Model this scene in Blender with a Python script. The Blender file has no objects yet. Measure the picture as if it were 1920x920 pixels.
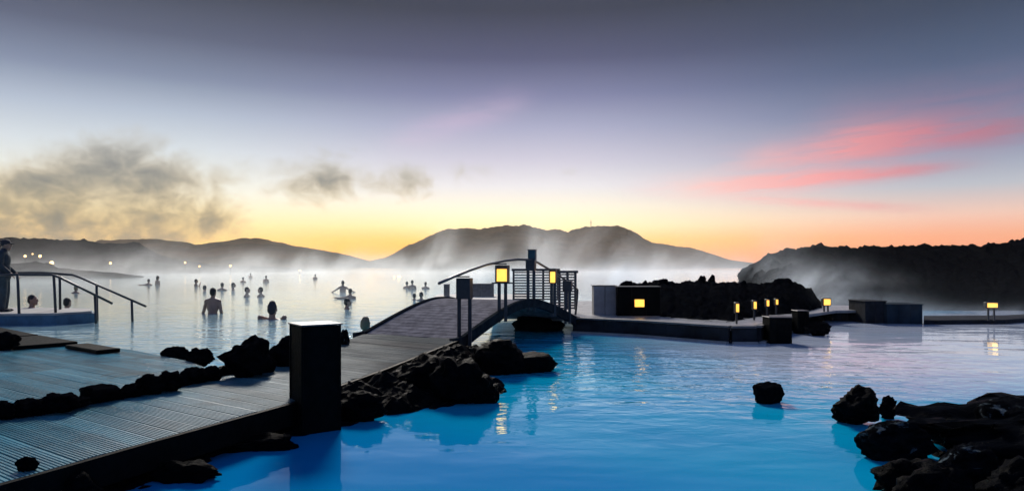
import bpy, bmesh, math, random
from mathutils import Vector, Matrix, noise
random.seed(11)
R = math.radians
scene = bpy.context.scene
C = scene.collection

# ------------------------------------------------------------------ camera
H, F, HY = 1.35, 1300.0, 498.0          # eye height above water, focal length and horizon row in photo pixels
cam_d = bpy.data.cameras.new("camera"); cam = bpy.data.objects.new("camera", cam_d); C.objects.link(cam)
cam.location = (0, 0, H); cam.rotation_euler = (R(90), 0, 0)
cam_d.sensor_width = 36; cam_d.lens = 36 * F / 1920
cam_d.shift_y = (HY - 460) / 1920
cam_d.clip_start = 0.05; cam_d.clip_end = 20000
scene.camera = cam

# ------------------------------------------------------------------ node maths helper
class E:
    def __init__(s, nt, sock): s.nt, s.s = nt, sock
    def op(s, o, *a, clamp=False):
        n = s.nt.nodes.new('ShaderNodeMath'); n.operation = o; n.use_clamp = clamp
        for i, v in enumerate((s,) + a):
            if isinstance(v, E): s.nt.links.new(v.s, n.inputs[i])
            else: n.inputs[i].default_value = v
        return E(s.nt, n.outputs[0])
    def __add__(s, b): return s.op('ADD', b)
    __radd__ = __add__
    def __mul__(s, b): return s.op('MULTIPLY', b)
    __rmul__ = __mul__
    def __sub__(s, b): return s.op('SUBTRACT', b)
    def __rsub__(s, b): return (s * -1.0) + b
    def __truediv__(s, b): return s.op('DIVIDE', b)
    def sq(s): return s * s
    def exp(s): return s.op('EXPONENT')
    def mx(s, b): return s.op('MAXIMUM', b)
    def mn(s, b): return s.op('MINIMUM', b)
    def sm(s, a, b):                                     # smoothstep from a to b
        n = s.nt.nodes.new('ShaderNodeMapRange'); n.interpolation_type = 'SMOOTHSTEP'
        s.nt.links.new(s.s, n.inputs[0]); n.inputs[1].default_value = a; n.inputs[2].default_value = b
        return E(s.nt, n.outputs[0])
def combine(nt, x, y, z):
    n = nt.nodes.new('ShaderNodeCombineXYZ')
    for i, v in enumerate((x, y, z)):
        if isinstance(v, E): nt.links.new(v.s, n.inputs[i])
        else: n.inputs[i].default_value = v
    return n.outputs[0]
def noise_n(nt, vec, scale, detail=4, rough=.55, dist=0):
    n = nt.nodes.new('ShaderNodeTexNoise'); n.inputs['Scale'].default_value = scale
    n.inputs['Detail'].default_value = detail; n.inputs['Roughness'].default_value = rough
    n.inputs['Distortion'].default_value = dist
    if vec is not None: nt.links.new(vec, n.inputs['Vector'])
    return E(nt, n.outputs[0])
def srgb(r, g, b):
    f = lambda c: c / 12.92 if c <= .04045 else ((c + .055) / 1.055) ** 2.4
    return (f(r / 255), f(g / 255), f(b / 255), 1)
def ramp(nt, fac, stops):
    n = nt.nodes.new('ShaderNodeValToRGB'); nt.links.new(fac.s, n.inputs[0])
    el = n.color_ramp.elements
    while len(el) < len(stops): el.new(.5)
    for e_, (p, c) in zip(el, stops): e_.position = p; e_.color = c
    return n.outputs[0]
def mixc(nt, fac, a, b):
    n = nt.nodes.new('ShaderNodeMix'); n.data_type = 'RGBA'
    if isinstance(fac, E): nt.links.new(fac.s, n.inputs[0])
    else: n.inputs[0].default_value = fac
    for i, v in ((6, a), (7, b)):
        if isinstance(v, tuple): n.inputs[i].default_value = v
        else: nt.links.new(v, n.inputs[i])
    return n.outputs[2]

# ------------------------------------------------------------------ world: dawn sky
SUN_AZ, LAMP_EL = -11.7, 33.0  # bearing of the coming sun; height of the added lamp
w = bpy.data.worlds.new("World"); scene.world = w; w.use_nodes = True
nt = w.node_tree; nt.nodes.clear()
geo = nt.nodes.new('ShaderNodeTexCoord')
sep = nt.nodes.new('ShaderNodeSeparateXYZ'); nt.links.new(geo.outputs['Generated'], sep.inputs[0])
x, y, z = (E(nt, sep.outputs[i]) for i in range(3))
az = x.op('ARCTAN2', y) * (180 / math.pi)               # degrees, + to the right of straight ahead
el = z.op('ARCSINE') * (180 / math.pi)
def pxa(px, py):                                        # photograph pixel -> azimuth, elevation of that bit of sky
    dx, dz = (px - 960) / F, (HY - py) / F
    return math.degrees(math.atan(dx)), math.degrees(math.atan(dz / math.hypot(1, dx)))
def elp(py): return max(0., math.degrees(math.atan((HY - py) / F)))
ef = (el / 60.0).op('ADD', 0.0, clamp=True)
def st(lst, top): return [(elp(p) / 60 if p is not None else q, srgb(*c)) for p, c, q in [(p, c, 0) for p, c in lst]] + [(q, srgb(*c)) for q, c in top]
top = [(.55, (72, 88, 126)), (1.0, (78, 108, 160))]
mid = ramp(nt, ef, st([(498, (255, 156, 44)), (476, (255, 180, 62)), (452, (255, 210, 108)), (425, (255, 240, 184)), (392, (252, 242, 216)), (350, (238, 234, 236)),
                       (300, (212, 208, 224)), (240, (174, 176, 204)), (180, (130, 134, 170)), (110, (88, 92, 124)), (20, (60, 65, 84))], top))
lef = ramp(nt, ef, st([(498, (252, 186, 74)), (470, (252, 208, 108)), (430, (250, 228, 164)), (370, (244, 242, 226)), (300, (218, 226, 232)),
                       (240, (182, 194, 212)), (180, (132, 144, 170)), (110, (94, 102, 126)), (20, (64, 70, 86))], top))
rig = ramp(nt, ef, st([(480, (252, 146, 92)), (450, (252, 166, 122)), (415, (238, 196, 178)), (370, (186, 190, 200)), (310, (140, 156, 184)),
                       (240, (104, 120, 154)), (170, (76, 94, 126)), (90, (58, 72, 98)), (20, (50, 62, 82))], top))
bak = ramp(nt, ef, [(0, srgb(110, 120, 158)), (.15, srgb(112, 122, 168)), (.4, srgb(84, 104, 150)), (1, srgb(78, 108, 160))])
sky = mixc(nt, az.sm(-1, -28), mid, lef)
sky = mixc(nt, az.sm(2, 34), sky, rig)
dsun = (az - SUN_AZ).op('ABSOLUTE')
dsun = dsun.mn(dsun * -1 + 360)
sky = mixc(nt, dsun.sm(50, 130), sky, bak)
# glow where the sun is about to come up, in the saddle between the hills
ga, ge = pxa(690, 486)
g = (((az - ga) / 11.0).sq() + ((el - ge) / 2.6).sq()) * -1
sky = mixc(nt, g.exp() * .6, sky, srgb(255, 176, 30))
# pink streaks of high cloud on the right
v2 = combine(nt, az * .22, el * 1.5 + az * -.10, 3.0)
nz = noise_n(nt, v2, 1.0, 5, .6, .6)
def streak(p0, p1, wid, soft=1.0):
    a0, e0 = pxa(*p0); a1, e1 = pxa(*p1); L = math.hypot(a1 - a0, e1 - e0); ux, uy = (a1 - a0) / L, (e1 - e0) / L
    s_ = ((az - (a0 + a1) / 2) * ux + (el - (e0 + e1) / 2) * uy) / (L / 2 * soft)
    d_ = ((el - (e0 + e1) / 2) * ux - (az - (a0 + a1) / 2) * uy) / wid
    return ((s_.sq() * s_.sq() + d_.sq()) * -1).exp()
pk = streak((1300, 352), (1790, 312), .46) * 1.0 + streak((1200, 350), (1600, 335), .9) * .38 + streak((1380, 305), (1720, 258), 1.1) * .52 \
    + streak((1560, 268), (1980, 235), 1.0) * .68 + streak((1550, 260), (2000, 190), 2.3) * .28 + streak((1250, 330), (1700, 290), 2.4) * .14 + streak((1400, 372), (1730, 393), .35) * .5 \
    + streak((1180, 355), (1500, 375), .7) * .25 + streak((740, 265), (980, 190), 1.1) * .3
pk = (pk * 1.1 * nz.sm(.2, .66).op('MULTIPLY_ADD', .6, .4)).mn(1.0)
pcol = ramp(nt, (az / 40.0).op('ADD', 0, clamp=True), [(0, srgb(236, 200, 226)), (.35, srgb(255, 204, 196)), (.6, srgb(255, 160, 158)), (.8, srgb(206, 122, 138)), (1, srgb(150, 100, 124))])
sky = mixc(nt, pk * .82, sky, pcol)
# grey steam plumes far off on the left, back lit
def blob(px, py, rx, ry, k):
    a, e_ = pxa(px, py)
    return ((((az - a) / (rx / 21.)).sq() + ((el - e_) / (ry / 22.7)).sq()) * -1).exp() * k
B = blob(80, 345, 95, 42, 1.1) + blob(10, 402, 170, 42, 1.2) + blob(40, 432, 190, 26, 2.1) + blob(225, 295, 62, 46, .9) + blob(300, 395, 75, 60, .62) + blob(310, 345, 170, 60, .4) \
    + blob(370, 340, 90, 40, .4) + blob(405, 412, 46, 26, .8) + blob(595, 318, 72, 42, 1.0) + blob(660, 350, 130, 40, .62) + blob(765, 338, 38, 28, .75) \
    + blob(850, 322, 60, 24, .5) + blob(1075, 320, 22, 16, .7) + blob(160, 420, 60, 40, .45)
v3 = combine(nt, az * 1.0, el * 1.35, 7.0)
n1 = noise_n(nt, v3, .22, 3, .5, .6); n2 = noise_n(nt, v3, .6, 5, .56, .5)
raw = B.mn(1.4) + (n1 - .5) * 2.4 + (n2 - .5) * 1.3; cl = raw.sm(.20, 1.40) * B.sm(.05, .35); thick = raw.sm(.75, 2.0)
thin_c = ramp(nt, (el / 14.0).op('ADD', 0, clamp=True), [(0, srgb(244, 190, 110)), (.3, srgb(226, 200, 150)), (.6, srgb(196, 194, 186)), (1, srgb(196, 198, 206))])
thick_c = ramp(nt, (el / 14.0).op('ADD', 0, clamp=True), [(0, srgb(84, 98, 112)), (.16, srgb(96, 106, 112)), (.35, srgb(108, 112, 108)), (.6, srgb(134, 136, 136)), (1, srgb(160, 162, 168))])
gcol = mixc(nt, thick, thin_c, thick_c)
bgd = nt.nodes.new('ShaderNodeBackground'); sky = mixc(nt, cl * .9, sky, gcol)
nt.links.new(sky, bgd.inputs[0])
# the band of sky over the coming sun is brighter than white, as dawn skies are
hdr = (((dsun / 50.0).sq() + ((el - 1.0) / 4.5).sq()) * -1).exp() * (cl * -1 + 1.0) * .42 + 1.0
nt.links.new(hdr.s, bgd.inputs[1])
out = nt.nodes.new('ShaderNodeOutputWorld'); nt.links.new(bgd.outputs[0], out.inputs[0])

# ------------------------------------------------------------------ lamp for the upper sky's light, and exposure
sl = bpy.data.lights.new("upper_sky_lamp", 'SUN'); sl.energy = 4.0; sl.angle = R(14); sl.color = (1, .93, .84)  # added for light from the upper sky; the sun itself is still down
so = bpy.data.objects.new("upper_sky_lamp", sl); C.objects.link(so)
sd = Vector((math.sin(R(SUN_AZ)) * math.cos(R(LAMP_EL)), math.cos(R(SUN_AZ)) * math.cos(R(LAMP_EL)), math.sin(R(LAMP_EL))))
so.rotation_euler = sd.to_track_quat('Z', 'Y').to_euler(); so.location = sd * 60
scene.view_settings.view_transform = 'Standard'; scene.view_settings.look = 'None'
scene.view_settings.exposure = 0.0; scene.view_settings.gamma = 1.0
scene.cycles.use_denoising = True
scene.cycles.max_bounces = 6; scene.cycles.volume_bounces = 1
scene.cycles.volume_max_steps = 42; scene.cycles.volume_step_rate = 2.0
scene.cycles.sample_clamp_indirect = 4.0

# ------------------------------------------------------------------ helpers
def P(px, py, z=0.0):                                   # the point at height z that the photograph shows at a pixel
    Y = F * (H - z) / (py - HY); return Vector(((px - 960) * Y / F, Y, z))
def PY(px, py, Y):                                      # the point at distance Y seen at a pixel
    return Vector(((px - 960) * Y / F, Y, H - (py - HY) * Y / F))
def fb(p, o=4, H_=1.0):
    return noise.fractal(Vector(p), H_, 2.1, o)
def tag(o, label=None, cat=None, group=None, kind=None):
    for k, v in (('label', label), ('category', cat), ('group', group), ('kind', kind)):
        if v: o[k] = v
    return o
def obj(name, me, mat=None, parent=None):
    if isinstance(me, bmesh.types.BMesh):
        m = bpy.data.meshes.new(name); me.normal_update(); me.to_mesh(m); me.free(); me = m
    if mat: 
        if not me.materials: me.materials.append(mat)
    o = bpy.data.objects.new(name, me); C.objects.link(o)
    if parent: o.parent = parent
    return o
def empty(name, loc=(0, 0, 0), rz=0):
    o = bpy.data.objects.new(name, None); C.objects.link(o); o.location = loc; o.rotation_euler.z = rz; o.empty_display_size = .1
    return o
def copy_tree(o, parent=None):
    c = o.copy(); C.objects.link(c)
    if parent: c.parent = parent
    for ch in list(o.children): copy_tree(ch, c)
    return c
def smooth(o, on=True):
    for p in o.data.polygons: p.use_smooth = on
    return o
def add_box(bm, c, s, rz=0, bev=0.0, M=None):
    t = Matrix.Translation(c) @ Matrix.Rotation(rz, 4, 'Z') @ Matrix.Diagonal((s[0], s[1], s[2], 1))
    if M: t = M @ t
    g = bmesh.ops.create_cube(bm, size=1, matrix=t)
    if bev:
        es = list({e for v in g['verts'] for e in v.link_edges})
        bmesh.ops.bevel(bm, geom=es, offset=bev, segments=1, affect='EDGES')
def boxm(c, s, rz=0, bev=.006):
    bm = bmesh.new(); add_box(bm, c, s, rz, bev); return bm
def add_tube(bm, pts, r, n=8):
    pts = [Vector(p) for p in pts]; rings = []
    for i, p in enumerate(pts):
        d = (pts[min(i + 1, len(pts) - 1)] - pts[max(i - 1, 0)]).normalized()
        u = d.cross(Vector((0, 0, 1)));
        if u.length < .05: u = d.cross(Vector((1, 0, 0)))
        u.normalize(); v = d.cross(u)
        rings.append([bm.verts.new(p + u * math.cos(2 * math.pi * k / n) * r + v * math.sin(2 * math.pi * k / n) * r) for k in range(n)])
    for a, b in zip(rings, rings[1:]):
        for k in range(n): bm.faces.new((a[k], a[(k + 1) % n], b[(k + 1) % n], b[k]))
    bm.faces.new(rings[0][::-1]); bm.faces.new(rings[-1])
def add_beam(bm, a, b, wd, ht):                         # a bar with a rectangular section; b-a may tilt
    a, b = Vector(a), Vector(b); d = b - a; L = d.length
    q = d.to_track_quat('X', 'Z').to_matrix().to_4x4()
    bmesh.ops.create_cube(bm, size=1, matrix=Matrix.Translation((a + b) / 2) @ q @ Matrix.Diagonal((L, wd, ht, 1)))
def prism(bm, poly, z0, z1):
    lo = [bm.verts.new((p[0], p[1], z0)) for p in poly]; hi = [bm.verts.new((p[0], p[1], z1)) for p in poly]
    n = len(poly)
    bm.faces.new(hi); bm.faces.new(lo[::-1])
    for i in range(n): bm.faces.new((lo[i], lo[(i + 1) % n], hi[(i + 1) % n], hi[i]))
    bmesh.ops.recalc_face_normals(bm, faces=bm.faces[:])
def interp(xs, ys, x):
    if x <= xs[0]: return ys[0]
    for i in range(1, len(xs)):
        if x <= xs[i]:
            t = (x - xs[i - 1]) / (xs[i] - xs[i - 1]); return ys[i - 1] * (1 - t) + ys[i] * t
    return ys[-1]
def grid(nu, nv, f):
    vs = [f(i / (nu - 1), j / (nv - 1)) for j in range(nv) for i in range(nu)]
    fs = [(j * nu + i, j * nu + i + 1, (j + 1) * nu + i + 1, (j + 1) * nu + i) for j in range(nv - 1) for i in range(nu - 1)]
    me = bpy.data.meshes.new('sheet'); me.from_pydata(vs, [], fs); me.update(); return me

# ------------------------------------------------------------------ materials
def mat(name, col, rough=.6, metal=0, spec=.5, var=0.0, vscale=8, bump=0.0, bscale=30, col2=None, coat=0):
    m = bpy.data.materials.new(name); m.use_nodes = True; t = m.node_tree; b = t.nodes['Principled BSDF']
    c = (*col, 1)
    b.inputs['Base Color'].default_value = c; b.inputs['Roughness'].default_value = rough; b.inputs['Metallic'].default_value = metal
    b.inputs['Specular IOR Level'].default_value = spec; b.inputs['Coat Weight'].default_value = coat
    tc = t.nodes.new('ShaderNodeTexCoord')
    if var or col2:
        n = noise_n(t, tc.outputs['Object'], vscale, 5, .65)
        c2 = (*col2, 1) if col2 else (col[0] * (1 + var), col[1] * (1 + var), col[2] * (1 + var), 1)
        c1 = c if col2 else (col[0] * (1 - var), col[1] * (1 - var), col[2] * (1 - var), 1)
        t.links.new(mixc(t, n.sm(.35, .65), c1, c2), b.inputs['Base Color'])
        rr = noise_n(t, tc.outputs['Object'], vscale * 2.3, 3) * (rough * .6) + rough * .7
        t.links.new(rr.s, b.inputs['Roughness'])
    if bump:
        n = noise_n(t, tc.outputs['Object'], bscale, 6, .7)
        bp = t.nodes.new('ShaderNodeBump'); bp.inputs['Strength'].default_value = bump; bp.inputs['Distance'].default_value = .02
        t.links.new(n.s, bp.inputs['Height']); t.links.new(bp.outputs[0], b.inputs['Normal'])
    return m
def emis(name, col, s):
    m = mat(name, (.8, .6, .3), .4); b = m.node_tree.nodes['Principled BSDF']
    b.inputs['Emission Color'].default_value = (*col, 1); t = m.node_tree; tc = t.nodes.new('ShaderNodeTexCoord')
    t.links.new((noise_n(t, tc.outputs['Object'], 11, 3) * (s * 1.5) + s * .3).s, b.inputs['Emission Strength']); return m
M = {}
M['wood'] = mat('weathered deck wood', (.26, .29, .31), .26, var=.25, vscale=5, bump=.25, bscale=60, spec=.6)
M['wood2'] = mat('worn bridge wood', (.20, .19, .20), .85, spec=.0, var=.25, vscale=6, bump=.25, bscale=50)
M['black'] = mat('black stained timber', (.0028, .0034, .0042), .5, var=.3, vscale=12, bump=.3, bscale=40, spec=.02)
M['post'] = mat('dark painted steel', (.03, .033, .038), .4, var=.2, vscale=10)
M['rail'] = mat('grey steel rail', (.12, .12, .125), .35, .6)
M['beam'] = mat('dull tarred beam', (.022, .026, .03), .85, var=.3, spec=0.0)
M['teal'] = mat('dull teal paint', (.02, .07, .085), .5, var=.2)
M['lava'] = mat('black lava rock', (.0035, .004, .0055), .7, var=.5, vscale=7, bump=1.0, bscale=16, spec=0.0)
M['wetlava'] = mat('wet lava rock', (.002, .0025, .0036), .38, var=.5, vscale=6, bump=1.0, bscale=14, spec=.008)
M['farlava'] = mat('lava field', (.014, .014, .016), .9, var=.4, vscale=.5, bump=.6, bscale=1.2, spec=0.0)
M['hill'] = mat('mountain scree', (.085, .05, .026), .95, col2=(.028, .019, .012), vscale=.016, bump=.5, bscale=.05, spec=0.0)
M['conc'] = mat('pale concrete', (.30, .29, .28), .7, var=.15, vscale=3, bump=.15)
M['platform'] = mat('damp platform', (.26, .26, .26), .3, var=.2, vscale=2.5, bump=.1)
M['slat'] = mat('grey slats', (.10, .10, .105), .6, var=.2)
M['dwall'] = mat('dark basin wall', (.014, .017, .023), .7, var=.4, vscale=3, bump=.3, spec=.1)
M['bluewall'] = mat('blue grey wall', (.012, .026, .04), .8, var=.3, vscale=2, spec=.05)
M['side'] = mat('blue painted platform side', (.05, .13, .20), .6, var=.25, vscale=2)
M['pane'] = emis('lit lantern glass', (1, .50, .045), 1.45)
M['lamp'] = emis('distant lamp glass', (1, .60, .22), 4)
M['skin'] = mat('skin', (.34, .19, .13), .5, var=.1)
M['hair'] = mat('dark hair', (.02, .015, .012), .6)
M['fair'] = mat('fair hair', (.25, .17, .09), .6)
M['cap'] = mat('knit cap', (.03, .025, .03), .8)
M['coat'] = mat('dark coat', (.02, .03, .04), .7, var=.2, vscale=10)
M['trousers'] = mat('dark trousers', (.035, .055, .065), .7, var=.2)
M['shoe'] = mat('shoe', (.02, .02, .025), .5)
def deckwood():
    m = M['wood']; t = m.node_tree; b = t.nodes['Principled BSDF']; tc = t.nodes.new('ShaderNodeTexCoord')
    sp = t.nodes.new('ShaderNodeSeparateXYZ'); t.links.new(tc.outputs['Object'], sp.inputs[0])
    X, Y = E(t, sp.outputs[0]), E(t, sp.outputs[1])
    n = noise_n(t, tc.outputs['Object'], 1.3, 4, .6)
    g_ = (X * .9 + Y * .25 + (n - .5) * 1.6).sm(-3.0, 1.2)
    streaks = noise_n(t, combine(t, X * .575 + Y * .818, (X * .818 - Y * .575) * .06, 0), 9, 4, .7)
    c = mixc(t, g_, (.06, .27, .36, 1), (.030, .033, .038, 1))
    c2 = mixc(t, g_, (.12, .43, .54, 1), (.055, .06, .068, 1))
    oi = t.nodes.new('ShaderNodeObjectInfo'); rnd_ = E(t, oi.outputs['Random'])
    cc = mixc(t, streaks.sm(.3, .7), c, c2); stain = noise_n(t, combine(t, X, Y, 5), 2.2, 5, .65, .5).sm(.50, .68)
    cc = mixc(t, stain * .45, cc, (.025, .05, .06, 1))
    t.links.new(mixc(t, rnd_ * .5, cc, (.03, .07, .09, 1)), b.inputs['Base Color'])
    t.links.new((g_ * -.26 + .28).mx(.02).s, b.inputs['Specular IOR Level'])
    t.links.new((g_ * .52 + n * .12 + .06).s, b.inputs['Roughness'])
deckwood()
# lichen and salt crusted rock
def crust():
    m = mat('salt crusted lava', (.005, .0055, .007), .5, var=.5, vscale=6, bump=1, bscale=14, spec=0.0)
    t = m.node_tree; b = t.nodes['Principled BSDF']; tc = t.nodes.new('ShaderNodeTexCoord')
    n = noise_n(t, tc.outputs['Object'], 2.3, 6, .62, .7).sm(.57, .64)
    old = b.inputs['Base Color'].links[0].from_socket
    t.links.new(mixc(t, n * .75, old, (.13, .17, .19, 1)), b.inputs['Base Color']); return m
M['crust'] = crust()
# milky lagoon water
def water():
    m = bpy.data.materials.new('milky lagoon water'); m.use_nodes = True; t = m.node_tree; b = t.nodes['Principled BSDF']
    tc = t.nodes.new('ShaderNodeTexCoord'); sp = t.nodes.new('ShaderNodeSeparateXYZ'); t.links.new(tc.outputs['Object'], sp.inputs[0])
    X, Y = E(t, sp.outputs[0]), E(t, sp.outputs[1])
    big = noise_n(t, tc.outputs['Object'], .35, 3)
    c = mixc(t, big.sm(.3, .7), (0, .31, .60, 1), (.004, .46, .72, 1))
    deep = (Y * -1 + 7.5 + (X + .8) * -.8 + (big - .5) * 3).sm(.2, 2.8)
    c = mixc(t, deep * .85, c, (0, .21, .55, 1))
    mist_pale = noise_n(t, combine(t, X * .5, Y, 2), .28, 3, .5, .5)
    c = mixc(t, X.sm(.8, 4.0) * Y.sm(6.2, 9.5) * mist_pale.sm(.22, .5) * .95, c, (.60, .66, .80, 1))  # mist and its pale reflection on the right put into the base colour
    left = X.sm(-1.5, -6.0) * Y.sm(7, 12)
    c = mixc(t, left, c, (.30, .48, .54, 1))  # bright horizon reflection and mist on the left painted as paler base colour
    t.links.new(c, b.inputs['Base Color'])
    b.inputs['Roughness'].default_value = .04; b.inputs['IOR'].default_value = 2.2; b.inputs['Specular Tint'].default_value = (.3, .9, 1, 1)
    nA = noise_n(t, combine(t, X * 1.1, Y * 1.6, 0), 3.2, 3, .5, .5)
    nB = noise_n(t, combine(t, X * .8, Y * 1.5, 4), .9, 2, .5, .3)
    rip = (((X - 2.2) / 2.7).sq() + ((Y - 9.6) / 2.8).sq()).op('MULTIPLY', -1).exp()
    ripl = (((X + 5.) / 6.).sq() + ((Y - 12) / 6.).sq()).op('MULTIPLY', -1).exp()
    far = Y.sm(8, 22)
    amp = rip * .9 + ripl * X.sm(-1.6, -3.0) * .9 + far * .12 + .02
    hgt = nA * .035 * amp + nB * (amp * .06 + .011)
    bp = t.nodes.new('ShaderNodeBump'); bp.inputs['Strength'].default_value = 1; bp.inputs['Distance'].default_value = 1
    t.links.new(hgt.s, bp.inputs['Height']); t.links.new(bp.outputs[0], b.inputs['Normal']); return m
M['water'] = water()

# ------------------------------------------------------------------ the setting: ground, water, hills
g_ = grid(2, 2, lambda u, v: (-6000 + 12000 * u, -3000 + 12000 * v, -.8)); tag(obj('ground', g_, M['farlava']), kind='structure')
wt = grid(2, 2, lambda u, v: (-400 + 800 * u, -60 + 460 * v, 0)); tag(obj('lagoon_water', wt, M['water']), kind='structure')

def ridge(name, D0, D1, sil, mat_, n=160, nv=14, nz=.08, nf=1.0, base=-.6, back=.35, seed=0, prof=.8):
    """hill seen from the water: foot at distance D0, crest at D1 with the given skyline, back slope behind"""
    xs = [p[0] for p in sil]; ys = [p[1] for p in sil]; x0, x1 = xs[0], xs[-1]
    def f(u, v):
        px = x0 + (x1 - x0) * u; py = interp(xs, ys, px); hc = H + (HY - py) * D1 / F
        if v < .7: t = v / .7; D = D0 + (D1 - D0) * t; h = base + (hc - base) * (t ** prof)
        else: t = (v - .7) / .3; D = D1 + (D1 - D0) * back * 3 * t; h = hc + (base - hc) * t
        e_ = math.sin(math.pi * min(1, v / .7) * .5) if v < .7 else 1
        w_ = (hc - base) * nz * e_ * (1 if abs(v - .7) > .03 else .55)
        X = (px - 960) * D / F
        h += w_ * fb((X * nf / D1 * 12 + seed, D * nf / D1 * 12, seed), 6, .8)
        return (X, D, h)
    return tag(smooth(obj(name, grid(n, nv * 2, f), mat_)), kind='structure')
ridge('mountain', 900, 1500, [(640, 500), (690, 490), (720, 483), (760, 465), (800, 445), (840, 430), (880, 427), (905, 429), (940, 422), (980, 424), (1030, 430), (1068, 438),
      (1100, 425), (1130, 424), (1155, 421), (1180, 430), (1205, 446), (1222, 455), (1245, 458), (1290, 463), (1330, 474), (1370, 488), (1405, 492), (1460, 498), (1520, 502)],
      M['hill'], n=300, nv=26, nz=.12, nf=2.6, seed=3)
ridge('far_hill', 500, 900, [(100, 470), (190, 450), (240, 448), (300, 448), (340, 452), (365, 459), (400, 455), (440, 448), (480, 447), (540, 457), (600, 470), (650, 477), (690, 488), (730, 500), (760, 506)],
      M['hill'], n=160, nz=.10, nf=2.0, seed=9)
ridge('lava_bank', 112, 170, [(-260, 440), (-100, 446), (0, 446), (80, 447), (120, 450), (160, 450), (180, 453), (230, 456), (250, 452), (262, 455), (280, 468), (300, 477), (340, 490), (380, 498), (430, 506), (470, 512)],
      M['farlava'], n=200, nz=.10, nf=3.5, seed=21)
ridge('low_hill', 125, 210, [(270, 500), (330, 492), (360, 490), (400, 497), (450, 498), (520, 500), (600, 506), (700, 509), (800, 510), (1000, 509), (1300, 508), (1500, 507)],
      M['farlava'], n=220, nz=.2, nf=5, seed=5)
ridge('lava_spit', 70, 84, [(-260, 480), (-40, 488), (20, 494), (60, 491), (85, 493), (110, 502), (160, 507), (220, 511), (250, 515), (268, 518), (276, 522)],
      M['farlava'], n=140, nz=.14, nf=4, seed=31)
def rocky_ridge(name, D0_, D1, sil, n, nv, rough, freq, seed, mat_=None, prof=.55, back=.3):
    """near lava bank with boulders standing out of it"""
    xs = [p[0] for p in sil]; ys = [p[1] for p in sil]; x0, x1 = xs[0], xs[-1]
    def f(u, v):
        px = x0 + (x1 - x0) * u; py = interp(xs, ys, px); hc = H + (HY - py) * D1 / F
        D0 = D0_ if not isinstance(D0_, tuple) else interp(D0_[0], D0_[1], px)
        if v < .65: t = v / .65; D = D0 + (D1 - D0) * t; h = -.2 + (hc + .2) * (t ** prof)
        else: t = (v - .65) / .35; D = D1 + (D1 - D0) * back * 3 * t; h = hc - (hc + .3) * t * t
        X = (px - 960) * D / F; p = Vector((X * freq, D * freq, seed))
        d = noise.voronoi(p, distance_metric='DISTANCE', exponent=2)[0]
        e_ = min(1, v / .12)
        h += rough * e_ * ((.5 - d[0]) * .9 + fb(p * 1.7, 4, .7) * .5)
        X += rough * .5 * fb(p + Vector((9, 0, 0)), 3, .8)
        return (X, D, h)
    return tag(smooth(obj(name, grid(n, nv, f), mat_ or M['lava'])), kind='structure')
rocky_ridge('right_lava_bank', 20.5, 42, [(1385, 515), (1400, 504), (1420, 492), (1450, 475), (1480, 470), (1530, 462), (1570, 465), (1640, 464), (1700, 463), (1760, 460), (1830, 463), (1880, 458), (1905, 455), (1925, 448), (2020, 440), (2200, 430), (2500, 430)],
            260, 60, .42, 1.3, 2.0, M['lava'], prof=.6)
rocky_ridge('centre_lava_mound', ((1140, 1235, 1250, 1372, 1392, 1460, 1548), (15.3, 14.6, 13.6, 12.5, 13.0, 14.7, 16.2)), 18.6, [(1140, 560), (1152, 545), (1165, 536), (1190, 533), (1215, 533), (1240, 529), (1270, 532), (1290, 528), (1320, 529), (1345, 530), (1380, 531), (1430, 534), (1450, 529), (1480, 527), (1500, 533), (1520, 547), (1535, 562), (1548, 592)],
            170, 56, .17, 3.2, 7.0, prof=.42)

# bank under the deck and bridge
bankline = [(-3.2, 2.2), (-2.72, 3.2), (-2.42, 3.8), (-2.2, 4.3), (-2.02, 4.9), (-1.78, 5.42), (-1.45, 5.72), (-1.3, 6.1), (-.95, 6.35), (-.5, 6.8), (-.18, 7.15), (-.1, 7.6), (-.28, 8.2), (-.25, 8.75), (.2, 8.85), (.52, 9.1), (.3, 9.6), (-.1, 10.0), (-.7, 10.5), (-1.2, 11.2), (-2.6, 11.5),
            (-2.75, 9.6), (-2.9, 8.5), (-3.6, 8.1), (-5.1, 8.9), (-12, 12), (-14, 2.2)]
def sdist(px, py, poly):
    best = 1e9; ins = False; n = len(poly)
    for i in range(n):
        ax, ay = poly[i]; bx, by = poly[(i + 1) % n]
        dx, dy = bx - ax, by - ay; t = max(0, min(1, ((px - ax) * dx + (py - ay) * dy) / (dx * dx + dy * dy)))
        best = min(best, math.hypot(px - ax - dx * t, py - ay - dy * t))
        if (ay > py) != (by > py) and px < (bx - ax) * (py - ay) / (by - ay) + ax: ins = not ins
    return best if ins else -best
edge = [(-3.05, 2.4), (-2.507, 3.763), (-2.296, 4.33), (-1.80, 5.56), (-1.37, 7.45), (-.8, 10.4)]   # water-side edge of the boardwalk
left_edge = [(-2.37, 11.3), (-2.48, 10.07), (-2.65, 8.2), (-3.0, 6.95), (-3.35, 7.55), (-3.9, 8.2), (-5.1, 9.2), (-6.6, 10.1), (-12.2, 12.5), (-14, 12.6), (-14, 2.4)]
deckpoly = edge + left_edge
DZ = .25
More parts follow.
